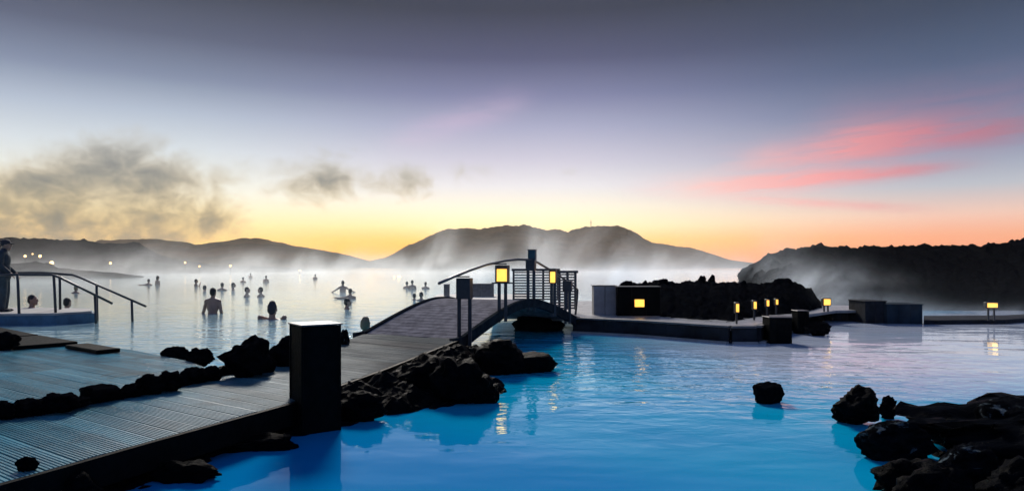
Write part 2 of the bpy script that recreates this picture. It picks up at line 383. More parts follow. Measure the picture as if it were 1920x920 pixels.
def bank(u, v):
    X = -5.5 + 6.4 * u; Y = 2.2 + 9.6 * v
    d = sdist(X, Y, bankline); p = Vector((X * 2.6, Y * 2.6, 1.5))
    vor = noise.voronoi(p, distance_metric='DISTANCE', exponent=2)[0][0]
    r_ = (.45 - vor) * .17 + fb(p * 1.6, 4, .7) * .08
    dd = sdist(X, Y, deckpoly)
    h = -.25 + min(1, max(0, (d + .25) / .55)) ** .6 * .40
    h += r_ * min(1, max(0, d + .3) * 3)
    if dd > -.02: h = min(h, .10)
    elif dd > -.5: h += .10 * max(0, min(1, (Y - 6.3) / .5)) * (1 - abs(dd + .28) / .25 if abs(dd + .28) < .25 else 0)
    return (X, Y, h)
tag(obj('lava_shore', grid(190, 270, bank), M['wetlava']), kind='structure')

# ------------------------------------------------------------------ rocks
def rock_mesh(seed, sub=4, cut=12, rough=.24):
    rnd = random.Random(seed); bm = bmesh.new(); bmesh.ops.create_icosphere(bm, subdivisions=sub, radius=1)
    pl = []
    for _ in range(cut):
        n = Vector((rnd.gauss(0, 1), rnd.gauss(0, 1), rnd.gauss(0, .9))).normalized(); pl.append((n, rnd.uniform(.62, .95)))
    o = Vector((seed * 3.1, seed * 1.7, 0))
    for v in bm.verts:
        d = v.co.normalized(); r = 1.0
        for n, k in pl:
            c = d.dot(n)
            if c > .01: r = min(r, k / c)
        r *= 1 + rough * fb(d * 1.6 + o, 3, .8) + rough * .5 * fb(d * 4.5 + o, 5, .55) - rough * .8 * max(0, .22 - abs(noise.noise(d * 2.6 + o)))
        v.co = d * r
    m = bpy.data.meshes.new('rock'); bm.to_mesh(m); bm.free()
    for p in m.polygons: p.use_smooth = (rnd.random() < 1.1)
    # normalise to a unit box
    mn = [min(v.co[i] for v in m.vertices) for i in range(3)]; mx_ = [max(v.co[i] for v in m.vertices) for i in range(3)]
    for v in m.vertices: v.co = Vector([(v.co[i] - mn[i]) / (mx_[i] - mn[i]) - (.5 if i < 2 else 0) for i in range(3)])
    return m
ROCKS = [rock_mesh(s, rough=r_) for s, r_ in ((1, .26), (2, .22), (3, .30), (4, .24), (5, .10), (6, .20), (7, .26))]
def rock(k, x0, x1, ytop, ybase, z, label, group=None, depth=1.0, sink=.18, mat_='lava', rz=0, name='lava_rock', Y=None):
    b = P((x0 + x1) / 2, ybase, z) if Y is None else Vector((((x0 + x1) / 2 - 960) * Y / F, Y, z))
    wd = (x1 - x0) * b.y / F; ht = (ybase - ytop) * b.y / F
    me = ROCKS[k % 7]
    key = 'rock_' + mat_
    me2 = me.copy(); me2.materials.clear(); me2.materials.append(M[mat_])
    o = obj(name, me2); o.scale = (wd * 1.06, wd * depth, ht * (1 + sink)); o.location = (b.x, b.y + wd * depth * .42, z - ht * sink); o.rotation_euler.z = 0
    o.rotation_euler.z = rz
    return tag(o, label, 'rock', group)
G1 = 'lava rocks in a row across the deck'
row = [(0, -22, 12, 752, 786, 'black lava rock at the left end of the deck row, cut by the picture edge'),
       (1, 10, 62, 750, 781, 'rounded black lava rock, second from the left end of the deck row'),
       (2, 62, 124, 739, 776, 'wide humped black rock, third from the left in the deck row'),
       (3, 116, 152, 747, 766, 'low flat black rock between two humped ones in the deck row'),
       (4, 146, 204, 725, 754, 'long smooth topped black rock in the middle of the deck row'),
       (5, 196, 222, 733, 749, 'smallest low black stone in the deck row, between two larger rocks'),
       (6, 214, 254, 721, 745, 'sloping black rock leaning on the double lumped ones in the deck row'),
       (0, 250, 292, 702, 740, 'tall square topped black rock with a dark reflection on the wet deck'),
       (2, 288, 331, 696, 734, 'knobbly black rock with two little peaks in the deck row'),
       (1, 330, 375, 690, 719, 'black rock with a round top, two along from the big boulder'),
       (5, 370, 402, 687, 714, 'small pointed black rock touching the big boulder')]
for k, a, b, t_, bs, lb in row: rock(k, a - (b - a) * .12, b + (b - a) * .12, t_, bs, DZ + .01, lb, G1, depth=.9, rz=k * .3 - .6)
def kerb_ridge():
    line = [P(-30, 790, DZ), P(30, 780, DZ), P(95, 774, DZ), P(150, 762, DZ), P(205, 748, DZ), P(250, 742, DZ), P(290, 735, DZ), P(335, 726, DZ), P(375, 715, DZ), P(420, 704, DZ), P(470, 694, DZ), P(560, 676, DZ)]
    def f(u, v):
        t = u * (len(line) - 1); i = min(int(t), len(line) - 2); c = line[i].lerp(line[i + 1], t - i); n_ = Vector((.35, .94, 0))
        a = (v - .5) * 2; w_ = .10 + .05 * noise.noise(c * 2.3); h = .085 * (1 + .8 * noise.noise(c * 3.7)) * math.sqrt(max(0, 1 - a * a))
        p = c + n_ * a * w_; return (p.x, p.y, DZ - .01 + h * (1 + .6 * fb(p * 9, 3, .8)))
    tag(obj('lava_rubble', grid(220, 16, f), M['lava']), kind='structure')
kerb_ridge()
rock(3, 396, 492, 632, 712, DZ, 'biggest black boulder on the deck, left of the black timber pillar', None, depth=.9)
rock(4, 462, 512, 655, 700, DZ, 'dark low rock between the big boulder and the pillar', None, depth=.7)
rock(6, 490, 560, 630, 688, DZ, 'grey peaked rock partly hidden behind the black timber pillar', None, depth=.8)
rock(5, 632, 654, 617, 646, DZ, 'small pale pointed rock on the walkway edge right of the pillar', None, depth=.8, mat_='crust')
rock(1, 293, 350, 650, 676, .2, 'low dark rock at the water edge, leftmost beyond the upper deck', None, depth=.6)
rock(2, 342, 396, 652, 686, .2, 'grey rounded rock in the water edge just left of the big boulder', None, depth=.6)
rock(0, 24, 60, 857, 884, DZ, 'small black rock poking over the near deck boards in the lower left corner', None, depth=.8)
rock(6, -40, 22, 622, 658, DZ, 'dark rounded boulder on the upper deck at the left picture edge', None, depth=.7)
for k, a, b, t_, bs, dp, lb in [(1, -60, 60, 868, 930, .6, 'black rock in the bottom left corner below the near deck edge'),
                            (4, 40, 170, 886, 960, .6, 'wide black rock under the near corner of the deck')]:
    rock(k, a, b, t_, bs, .0, lb, None, depth=dp, mat_='wetlava')
# rocks of the shore by the bridge foot
rock(3, 716, 832, 666, 752, .0, 'large black rock rising in front of the walkway edge, left end of the shore rocks', None, depth=.8, mat_='wetlava')
rock(2, 800, 905, 672, 760, .0, 'broad wet black rock in the middle of the shore below the walkway', None, depth=.8, mat_='wetlava')
rock(5, 850, 934, 704, 758, .0, 'rounded wet rock at the water edge nearest the bridge reflections', None, depth=.8, mat_='wetlava')
rock(0, 888, 985, 636, 705, .0, 'peaked black rock in front of the bridge arch', None, depth=.8, mat_='wetlava')
rock(4, 955, 1046, 662, 700, .0, 'low black rock tapering to a point in the water beyond the shore', None, depth=.6, mat_='wetlava')
rock(1, 962, 1060, 584, 622, .0, 'dark rock in the water under the bridge arch', None, depth=.7, sink=.6)
rock(6, 600, 720, 735, 792, .0, 'low wet rock at the foot of the black timber pillar', None, depth=.5, mat_='wetlava')
rock(2, 262, 400, 868, 906, .0, 'wet shiny rock below the deck edge in the lower left', None, depth=.5, mat_='wetlava', sink=.4)
rock(3, 390, 545, 818, 848, .0, 'low wet rock below the deck edge just left of the pillar', None, depth=.4, mat_='wetlava', sink=.5)
# alone in the water, and the right-hand group
rock(4, 1422, 1478, 719, 758, .0, 'lone small dark rock standing in the blue water', None, depth=.8)
rock(2, 1514, 1562, 603, 630, .0, 'triangular dark rock in the water beside the far corner post', None, depth=.7)
rock(3, 1575, 1664, 727, 800, .0, 'upright rounded rock at the left tip of the right hand rocks', None, depth=.8, mat_='wetlava')
rock(6, 1650, 1688, 742, 786, .0, 'small knob of rock between the upright rock and the flat slab', None, depth=.8)
rock(1, 1568, 1628, 752, 794, .0, 'low sloping rock tip touching the water at the far left of the right hand rocks', None, depth=.7, mat_='wetlava')
slab = obj('lava_rock', (lambda m_: (m_.materials.append(M['wetlava']), m_)[1])(rock_mesh(12, 5, 14, .22)))
for v in slab.data.vertices: v.co.z = min(v.co.z, .70 + .09 * fb((v.co.x * 4, v.co.y * 3, 5), 4, .8) + .05 * fb((v.co.x * 16, v.co.y * 9, 3), 4, .6))
slab.scale = (3.4, 1.35, .9); slab.location = (4.45, 5.2, -.37); slab.rotation_euler.z = .1
tag(slab, 'largest flat topped black slab reaching the right picture edge', 'rock')
for k, a, b, t_, bs, dp, lb, mt in [(0, 1632, 1770, 792, 868, .6, 'rock with pale crust on the water side of the flat slab', 'crust'),
                                (4, 1868, 1990, 752, 850, .7, 'pale crusted rock at the right picture edge on the slab', 'crust'),
                                (2, 1660, 1800, 868, 945, .7, 'lowest black rock of the right hand group, foot in foamy water', 'wetlava'),
                                (5, 1770, 1900, 838, 935, .7, 'rounded black rock in front of the slab near the right corner', 'crust'),
                                (3, 1860, 2020, 872, 985, .7, 'black rock filling the bottom right corner', 'wetlava'),
                                (1, 1700, 1860, 885, 990, .6, 'black rock cut by the bottom edge below the right hand group', 'wetlava')]:
    rock(k, a, b, t_, bs, .0, lb, None, depth=dp, mat_=mt)
def rbase(u, v):                                          # the low lava shelf the right hand rocks stand on
    X = 2.2 + 4.2 * u; Y = 3.2 + 2.9 * v
    d = sdist(X, Y, [(2.62, 4.15), (2.95, 4.75), (2.9, 5.3), (3.05, 5.85), (6.6, 5.9), (7, 3), (2.2, 3), (2.35, 3.7)])
    p = Vector((X * 3.1, Y * 3.1, 8)); vor = noise.voronoi(p, distance_metric='DISTANCE', exponent=2)[0][0]
    return (X, Y, -.22 + min(1, max(0, (d + .2) / .5)) * .28 + ((.45 - vor) * .16 + fb(p * 1.6, 4, .7) * .08) * min(1, max(0, d + .3) * 3))
tag(obj('lava_shelf', grid(130, 90, rbase), M['wetlava']), kind='structure')
# peaks sticking out of the centre mound
for k, (a, b, t_, bs, lb) in enumerate([(1163, 1192, 526, 545, 'flat lava boulder on the left end of the mound above the pale wall'), (1310, 1325, 516, 535, 'left of two sharp lava spikes on top of the mound'),
                       (1328, 1343, 514, 536, 'right of two sharp lava spikes on top of the mound'), (1236, 1256, 522, 540, 'squarish lava boulder left of the spikes on the mound'), (1440, 1500, 521, 560, 'big rounded lava boulder on the right shoulder of the mound')]):
    rock(k + 1, a, b, t_, bs, H - (bs - HY) * 18.2 / F, lb, None, depth=.8, Y=18.2)

# ------------------------------------------------------------------ boardwalk with single grooved boards
dk = empty('boardwalk', (-2.4, 5, 0)); tag(dk, 'wet grey grooved boardwalk running from the lower left to the bridge', 'boardwalk')
bd = Vector((.818, -.575)).normalized(); bn = Vector((.575, .818)).normalized(); BW = .175
def crossings(n_, poly):
    ts = []
    for i in range(len(poly)):
        a = Vector(poly[i]); b = Vector(poly[(i + 1) % len(poly)])
        na, nb = a.dot(bn) - n_, b.dot(bn) - n_
        if (na > 0) != (nb > 0): t = na / (na - nb); ts.append((a + (b - a) * t).dot(bd))
    return sorted(ts)
def board_mesh(n0, n1, sa0, sb0, sa1, sb1, top, th, ridges=7):
    """grooved plank between offsets n0..n1, ends sa (start) and sb (end) skewed with the deck edge"""
    prof = [(0, -th)]
    for k in range(ridges):
        a = (k + .08) / ridges; b = (k + .62) / ridges
        prof += [(a, 0), (b, 0), ((k + .70) / ridges, -.012), ((k + .98) / ridges, -.012)]
    prof[-2:] = []; prof += [(1 - .02, 0), (1, -th)]
    vs = []; fs = []
    for t, dz in prof:
        n_ = n0 + (n1 - n0) * t; sa = sa0 + (sa1 - sa0) * t; sb = sb0 + (sb1 - sb0) * t
        for s_ in (sa, sb): p = bd * s_ + bn * n_; vs.append((p.x, p.y, top + dz))
    m_ = len(prof)
    for i in range(m_ - 1): fs.append((2 * i, 2 * i + 1, 2 * i + 3, 2 * i + 2))
    fs.append(tuple(2 * i for i in range(m_))); fs.append(tuple(2 * i + 1 for i in reversed(range(m_))))
    me = bpy.data.meshes.new('board'); me.from_pydata(vs, [], fs); me.update(); return me
n_ = min(Vector(p).dot(bn) for p in deckpoly)
nmax = max(Vector(p).dot(bn) for p in deckpoly)
rb = random.Random(5); nb = 0
while n_ < nmax:
    a, b = n_ + .004, n_ + BW - .004
    ca, cb, cm = crossings(a, deckpoly), crossings(b, deckpoly), crossings((a + b) / 2, deckpoly)
    if len(ca) != len(cb): ca = cb = cm
    for i in range(0, len(ca) - 1, 2):
        sa0, sb0, sa1, sb1 = ca[i], ca[i + 1], cb[i], cb[i + 1]
        if min(sb0 - sa0, sb1 - sa1) < .12: continue
        if max(sb0, sb1) < -9.2: continue
        # butt joint on long boards
        cut = sb0 - rb.choice((2.4, 3.6)) - rb.uniform(0, .05)
        segs = [(sa0, cut - .004, sa1, cut - .004), (cut, sb0, cut, sb1)] if min(sa0, sa1) < cut - .5 else [(sa0, sb0, sa1, sb1)]
        for q in segs:
            top_ = DZ + rb.uniform(-.0025, .0025)
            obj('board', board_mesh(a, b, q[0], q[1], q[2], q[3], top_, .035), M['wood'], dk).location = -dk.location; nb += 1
    n_ += BW
bm = bmesh.new()
for p, q in zip(edge, edge[1:]):
    a = Vector((*p, DZ - .075)); b = Vector((*q, DZ - .075)); d = (b - a).normalized(); off = Vector((d.y, -d.x, 0)) * .022
    add_beam(bm, a + off - Vector((0, 0, .015)), b + off - Vector((0, 0, .015)), .04, .175)
o = obj('edge_beam', bm, M['black'], dk); o.location = -dk.location
bm = bmesh.new()
for p, q in zip(left_edge, left_edge[1:-2]):
    a = Vector((*p, DZ - .08)); b = Vector((*q, DZ - .08)); d = (b - a).normalized(); off = Vector((-d.y, d.x, 0)) * .035
    add_beam(bm, a + off, b + off, .05, .085)
o = obj('edge_beam', bm, M['black'], dk); o.location = -dk.location
# dark kerb blocks lying along the far edge of the upper deck
for a, b, wd, lb in [((-20, 612), (72, 630), .42, 'long dark timber kerb block on the far deck edge, leftmost of three'),
                    ((76, 631), (146, 643), .75, 'widest dark timber kerb block on the far deck edge, middle of three'),
                    ((165, 646), (226, 656), .28, 'thin short dark timber kerb block on the far deck edge, rightmost of three')]:
    p, q = P(*a, DZ + .03), P(*b, DZ + .03); d = (q - p).normalized(); off = Vector((d.y, -d.x, 0)) * wd * .5
    bm = bmesh.new(); add_beam(bm, p + off, q + off, wd, .05); bmesh.ops.bevel(bm, geom=bm.edges[:], offset=.008, segments=1, affect='EDGES')
    tag(obj('kerb_block', bm, M['black']), lb, 'kerb', 'dark kerb blocks on the far deck edge')

# ------------------------------------------------------------------ black timber pillar
bx = empty('pillar', (-1.63, 5.74, 0)); tag(bx, 'tall black timber box pillar with a thin metal cap at the deck edge', 'pillar')
ang = R(35); bw, bdp = .312, .295
obj('body', boxm((0, 0, .355), (bw, bdp, 1.01), ang, .006), M['black'], bx)
for q_, sx in (((.5, -.5), 1), ((-.5, -.5), 1), ((.5, .5), 1), ((-.5, .5), 1)):      # corner trims
    v = Matrix.Rotation(ang, 3, 'Z') @ Vector((bw * q_[0], bdp * q_[1], .37)); obj('corner_trim', boxm(v, (.018, .018, 1.0), ang, .003), M['black'], bx)
obj('cap', boxm((0, 0, .872), (bw + .035, bdp + .045, .012), ang, .003), M['rail'], bx)

# ------------------------------------------------------------------ arched bridge
A0, A1 = Vector((-.8, 10.4)), Vector((1.27, 14.05)); ax = (A1 - A0).normalized(); BL = (A1 - A0).length; lf = Vector((-ax.y, ax.x)); WD = 1.8
def hump(s_):
    t = min(1, max(0, s_ / BL)); x_ = 2 * t - 1; e_ = .16
    return DZ + .47 * (1 - (math.sqrt(x_ * x_ + e_) - math.sqrt(e_)) / (math.sqrt(1 + e_) - math.sqrt(e_))) + .03 * t
def bp_(s_, w_, dz=0): p = A0 + ax * s_ + lf * w_; return Vector((p.x, p.y, hump(s_) + dz))
br = empty('arched_bridge', (A0.x, A0.y, 0)); tag(br, 'small arched wooden footbridge with a curved handrail on its right side', 'bridge')
def bo(name, bm, m_, par=None):
    o = obj(name, bm, M[m_], par or br); 
    if par is None: o.location = -Vector(br.location)
    return o
nb_ = 34
for i in range(nb_):
    s0, s1 = BL * i / nb_ + .007, BL * (i + 1) / nb_ - .007; bm = bmesh.new()
    q = [bp_(s0, 0), bp_(s1, 0), bp_(s1, WD), bp_(s0, WD)]; dn = Vector((0, 0, .03))
    v = [bm.verts.new(p) for p in q] + [bm.verts.new(p - dn) for p in q]
    for f_ in ((0, 1, 2, 3), (7, 6, 5, 4), (0, 4, 5, 1), (1, 5, 6, 2), (2, 6, 7, 3), (3, 7, 4, 0)): bm.faces.new([v[j] for j in f_])
    bmesh.ops.recalc_face_normals(bm, faces=bm.faces[:]); bo('board', bm, 'wood2')
def arch_beam(w_, th, up=.03, dpth=.15):
    bm = bmesh.new(); N = 30; rings = []
    for i in range(N + 1):
        s_ = -.25 + (BL + .35) * i / N; t = min(1, max(0, s_ / BL)); dd = dpth * (1 + .25 * (abs(t - .5) * 2) ** 2)
        a = bp_(s_, w_, up); b = bp_(s_, w_ - th, up)
        rings.append([bm.verts.new(p) for p in (a, b, b - Vector((0, 0, dd)), a - Vector((0, 0, dd)))])
    for r0, r1 in zip(rings, rings[1:]):
        for k in range(4): bm.faces.new((r0[k], r0[(k + 1) % 4], r1[(k + 1) % 4], r1[k]))
    bm.faces.new(rings[0]); bm.faces.new(rings[-1][::-1]); bmesh.ops.recalc_face_normals(bm, faces=bm.faces[:]); return bm
bo('side_beam', arch_beam(-.004, .07), 'beam'); bo('side_beam', arch_beam(WD + .074, .07), 'beam')
# handrail
hp = [PY(823, 531, 9.75), PY(850, 519, 10.15), PY(880, 507, 10.6), PY(912, 496, 11.1), PY(945, 489, 11.6), (PY(970, 486, 12.0)), PY(990, 487, 12.35), PY(1008, 492, 12.7), PY(1030, 505, 13.15), PY(1052, 519, 13.6), PY(1072, 533, 14.0), PY(1083, 543, 14.2)]
bm = bmesh.new(); add_tube(bm, hp, .021, 10); smooth(bo('handrail', bm, 'rail'))
bm = bmesh.new(); add_tube(bm, [PY(1083, 543, 14.2), PY(1082, 560, 14.2), PY(1079, 590, 14.2)], .022); bo('rail_post', bm, 'post')
# posts with lanterns that carry the handrail
def glow(par, loc, pw=.35):
    l = bpy.data.lights.new('lamp_light', 'POINT'); l.energy = pw; l.color = (1, .62, .18); l.shadow_soft_size = .06
    o = bpy.data.objects.new('lamp_light', l); C.objects.link(o); o.parent = par; o.location = loc
def lantern(s_, yb_top, yb_bot, wpx, lit, px0, px1, legh=None, arms=True, pane_w=.8):
    """two thin legs standing on the beam, a box between them near the top"""
    base = bp_(s_, -.1, .0); Yd = base.y
    zt, zb = H - (yb_top - HY) * Yd / F, H - (yb_bot - HY) * Yd / F
    e_ = empty('lantern_post', base - Vector(br.location)); e_.parent = br
    loc = lambda px: (px - 960) * Yd / F - base.x
    for px in (px0, px1):
        bo('leg', boxm((loc(px), 0, (zt - base.z) / 2 - .1), (.055, .06, zt - base.z + .16), 0, .004), 'post', e_)
    wd = wpx * Yd / F; cx = (loc(px0) + loc(px1)) / 2; hb = zt - zb
    bo('box', boxm((cx, -.01, (zt + zb) / 2 - base.z), (wd, .16, hb), R(-14), .006), 'post', e_)
    if lit:
        mtx = Matrix.Rotation(R(-14), 3, 'Z') @ Vector((wd * .06, -.084, 0))
        bo('glass_pane', boxm((cx + mtx.x, -.01 + mtx.y, (zt + zb) / 2 - base.z - hb * .08), (wd * pane_w, .012, hb * .72), R(-14), .002), 'pane', e_)
        glow(e_, (cx + mtx.x * 2.6, -.01 + mtx.y * 2.6, (zt + zb) / 2 - base.z))
        if arms: bo('bracket', boxm((cx, 0, zb - base.z - .012), (wd * 1.7, .05, .022), 0, .003), 'post', e_)
    if arms: bo('bracket', boxm((cx - wd * .25, 0, zt - base.z + .02), (wd * 1.2, .045, .02), 0, .003), 'post', e_)
    return e_
lantern(.12, 521, 560, 27, False, 861, 881)
lantern(1.25, 497, 529, 24, True, 936, 948)
lantern(2.45, 488, 508, 17, False, 990, 1001, arms=True)
lantern(3.15, 503, 531, 13, True, 1034, 1040, arms=False, pane_w=.72)
lantern(3.85, 526, 546, 16, False, 1060, 1068, arms=False)
e_ = empty('finial_box', bp_(2.5, -.05) - Vector(br.location)); e_.parent = br; 
bo('hood', boxm((-.11, 0, .83), (.135, .14, .19), R(-14), .008), 'teal', e_)
bo('lid', boxm((-.11, 0, .93), (.15, .155, .014), R(-14), .003), 'post', e_)

# ------------------------------------------------------------------ platform beyond the bridge, its basin wall
PZ = .28
plat = [(-.5, 14.95), (1.27, 14.07), tuple(P(1200, 602, PZ).xy), tuple(P(1370, 613, PZ).xy), tuple(P(1416, 613, PZ).xy), tuple(P(1446, 602, PZ).xy), tuple(P(1500, 591, PZ).xy), (7.75, 16.6), (8.3, 16.7), (9.2, 18.6), (3.0, 21.5), (-.5, 19.5)]
bm = bmesh.new(); prism(bm, plat, PZ - .06, PZ); tag(obj('platform_paving', bm, M['platform']), kind='structure')
wl = empty('basin_wall', (2.5, 13.4, 0)); tag(wl, 'long low dark basin wall with a thin ledge, right of the bridge', 'wall')
bm = bmesh.new(); cl_ = bmesh.new(); lg = bmesh.new()
pts = [Vector(p) for p in plat[1:7]]
for i, (p, q) in enumerate(zip(pts, pts[1:])):
    d = (q - p).normalized(); n2_ = Vector((d.y, -d.x))
    L = (q - p).length; k = max(1, round(L / .6))
    for j in range(k):
        a = p + (q - p) * (j / k) + d * .004; b = p + (q - p) * ((j + 1) / k) - d * .004
        bb = bmesh.new(); add_beam(bb, Vector((*(a + n2_ * .05), .05)), Vector((*(b + n2_ * .05), .05)), .08, .42)
        o = obj('wall_panel', bb, M['dwall'], wl); o.location = -Vector(wl.location)
    add_beam(cl_, Vector((*(p + n2_ * .04), PZ + .012)), Vector((*(q + n2_ * .04), PZ + .012)), .13, .03 + .002 * i)
    add_beam(lg, Vector((*(p + n2_ * .12), .0)), Vector((*(q + n2_ * .12), .0)), .10, .07 + .002 * i)
for nm, b_, m_ in (('coping', cl_, 'slat'), ('ledge', lg, 'conc')):
    o = obj(nm, b_, M[m_], wl); o.location = -Vector(wl.location)

def box_pillar(x0, x1, ytop, ybase, lb, depth=.35, m_='black'):
    b = P((x0 + x1) / 2, ybase, 0); wd = (x1 - x0) * b.y / F; ht = (ybase - ytop) * b.y / F
    e_ = empty('pillar', (b.x, b.y + depth / 2, 0)); tag(e_, lb, 'pillar')
    obj('body', boxm((0, 0, ht / 2 - .1), (wd, depth, ht + .2 - .03), 0, .008), M[m_], e_)
    for k in range(3): obj('cladding_board', boxm((wd * (k - 1) / 3, -depth / 2 - .005, ht / 2 - .1), (wd / 3 - .006, .012, ht + .15), 0, .002), M[m_], e_)
    obj('cap', boxm((0, 0, ht - .008), (wd + .02, depth + .02, .014), 0, .003), M['post'], e_); return e_
box_pillar(1443, 1485, 594, 644, 'black square timber pillar at the corner of the basin wall')
box_pillar(1496, 1517, 582, 626, 'narrower dark pillar in the mist behind the corner one', .3)

# pale wall left of the mound, with its dark end
def wall_box(name, x0, x1, ytop, ybase, z, depth, lb, m_, cat='wall', rz=0, cope='slat', panels=0):
    b = P((x0 + x1) / 2, ybase, z); wd = (x1 - x0) * b.y / F; ht = (ybase - ytop) * b.y / F
    e_ = empty(name, (b.x, b.y + depth / 2, z), rz); tag(e_, lb, cat)
    if panels:
        for k in range(panels): obj('wall_panel', boxm((wd * ((k + .5) / panels - .5), 0, ht / 2 - .05), (wd / panels - .008, depth, ht + .1), 0, .006), M[m_], e_)
    else: obj('body', boxm((0, 0, ht / 2 - .05), (wd, depth, ht + .1), 0, .01), M[m_], e_)
    obj('coping', boxm((0, 0, ht + .006), (wd + .03, depth + .03, .02), 0, .004), M[cope], e_); return e_
wall_box('garden_wall', 1113, 1156, 536, 590, PZ, .35, 'pale grey wall block standing on the platform left of the lava mound', 'conc', panels=2)
wall_box('garden_wall', 1158, 1238, 538, 592, PZ, .3, 'dark wall block with the wide yellow lamp, in front of the lava mound', 'black', panels=3, cope='post')
# slatted screen hut behind the bridge
def screen(x0, x1, ytop, ybase, Y, lb, nsl=11, rz=0):
    a = PY(x0, ybase, Y); b = PY(x1, ybase, Y); wd = b.x - a.x; ht = (ybase - ytop) * Y / F
    e_ = empty('slatted_screen', ((a.x + b.x) / 2, Y, a.z), rz); tag(e_, lb, 'screen')
    for k in range(nsl): obj('slat', boxm((0, 0, ht * (k + .5) / nsl), (wd, .02, ht / nsl * .58), 0, .002), M['slat'], e_)
    for xx in (-.5, -.17, .17, .5): obj('upright', boxm((wd * xx, .035, ht / 2), (.05, .05, ht), 0, .003), M['post'], e_)
    obj('top_rail', boxm((0, .02, ht + .03), (wd + .1, .12, .06), 0, .005), M['post'], e_)
screen(963, 1046, 508, 563, 16.8, 'grey slatted screen with uprights seen behind the bridge lanterns', 11)
screen(1034, 1080, 512, 580, 15.6, 'darker closed slatted screen right behind the end of the bridge', 13, R(8))
# remote jetty with low panels, left of the bridge hump
bm = bmesh.new(); q = [P(806, 561, .2), P(990, 561, .2), P(990, 551, .2), P(822, 551, .2)]; prism(bm, [p.xy for p in q], .08, .2)
tag(obj('jetty', bm, M['conc']), 'pale low jetty strip beyond the left side of the bridge', 'jetty')
wall_box('bench_panel', 832, 842, 533, 555, .2, .3, 'small grey upright block on the pale jetty', 'slat', 'block', cope='conc')
wall_box('bench_panel', 879, 926, 532, 556, .2, .3, 'long grey panel on the pale jetty seen through the bridge posts', 'slat', 'panel', cope='conc', panels=2)
# walls and pier on the far right
wall_box('low_wall', 1560, 1622, 584, 601, 0, .6, 'low dark wall in the mist right of the mound', 'dwall', cope='dwall', panels=2)
wall_box('mist_wall', 1622, 1662, 565, 606, 0, .8, 'dark tall end of the blue grey wall block in the mist', 'dwall', panels=2, cope='dwall')
wall_box('mist_wall', 1663, 1730, 571, 607, 0, .8, 'blue grey wall block half lost in mist on the right', 'bluewall', panels=3, cope='bluewall')
bm = bmesh.new(); q = [P(1732, 608, 0), P(1885, 607, 0), P(1990, 598, 0), P(1990, 592, 0), P(1880, 598, 0), P(1732, 599, 0)]; prism(bm, [p.xy for p in q], -.2, .1)
tag(obj('pier', bm, M['dwall']), 'low dark pier along the water at the far right', 'pier')

# ------------------------------------------------------------------ lamps on short posts
def lamp_box(px, py, wpx, hpx, base_y, z, lb, side=False, rz=0, Y=None, post=True, group=None):
    b = P(px, base_y, z) if Y is None else PY(px, base_y, Y)
    Yd = b.y; hc = (base_y - py) * Yd / F; wd, ht = wpx * Yd / F, hpx * Yd / F
    e_ = empty('path_lamp', b, rz); tag(e_, lb, 'lamp', group)
    dp = .1
    obj('housing', boxm((0, dp / 2 + .012, hc), (wd * 1.35, dp, ht * 1.35), 0, .006), M['post'], e_)
    obj('glass_pane', boxm((0, 0, hc), (wd, .014, ht), 0, .002), M['pane'], e_)
    if wpx > 8: glow(e_, (0, -.12, hc))
    if post:
        for s_ in ((-.3, .3) if wpx > 8 else (0,)):
            obj('leg', boxm((wd * s_, dp / 2 + .012, (hc - ht * .68) / 2), (.03, .04, max(.02, hc - ht * .68)), 0, .003), M['post'], e_)
    return e_
lamp_box(1199, 568, 18, 14, 592, PZ, 'wide bright yellow box lamp on the dark wall left of the mound', post=False)
for px, py, wpx, hpx, by, lb in [(1383, 577, 5.5, 15, 607, 'nearest and tallest of four narrow yellow lamps along the mound'),
                             (1416, 572, 5, 13, 600, 'second nearest of the four narrow yellow lamps along the mound'),
                             (1440, 568, 4.5, 11, 594, 'third nearest of the four narrow yellow lamps along the mound'),
                             (1457, 566, 4, 9, 590, 'farthest and smallest of the four narrow yellow lamps along the mound')]:
    lamp_box(px, py, wpx, hpx, by, PZ, lb, group='narrow lamps along the mound')
lamp_box(1551, 566, 12, 11, 584, PZ, 'square yellow lamp on two legs at the right end of the mound')
lamp_box(1861, 572, 17, 8, 601, .1, 'wide yellow lamp on the pier at the far right', rz=R(-10))
# lights on the far shore
for px, py, Y, sz, lb in [(47, 480, 118, .34, 'left of three bright far lamps below the dark ridge'), (61, 476, 122, .20, 'faint far lamp between two brighter ones below the dark ridge'),
                      (75, 480, 118, .38, 'right of three bright far lamps below the dark ridge'), (97, 493, 100, .46, 'wide far lamp low on the spit, right of the bright trio'),
                      (207, 493, 112, .30, 'single far lamp in the middle of the dark ridge foot'), (347, 492, 124, .26, 'pale far lamp where the dark ridge runs out'),
                      (374, 499, 122, .24, 'small orange far lamp right of the pale one'), (432, 498, 122, .30, 'bright far lamp at the foot of the far hill'),
                      (562, 507, 118, .22, 'faint far lamp in mist left of the saddle'), (748, 519, 84, .34, 'brightest low lamp in the mist at the foot of the mountain'), (739, 518, 84, .14, 'tiny lamp just left of the brightest one in the mist')]:
    sz *= .6; b = PY(px, py, Y); e_ = empty('shore_lamp', (b.x, Y, 0)); tag(e_, lb, 'lamp')
    bm = bmesh.new(); bmesh.ops.create_uvsphere(bm, u_segments=10, v_segments=8, radius=sz, matrix=Matrix.Translation((0, 0, b.z)))
    obj('globe', bm, M['lamp'], e_)
    bm = bmesh.new(); add_tube(bm, [(0, 0, -.4), (0, 0, b.z - sz * .8)], .05, 6); obj('post', bm, M['post'], e_)
b = PY(1108, 425, 1480); bm = bmesh.new(); add_tube(bm, [(0, 0, -6), (0, 0, 14)], .6, 6); add_tube(bm, [(-2, 0, 9), (2, 0, 9)], .3, 5)
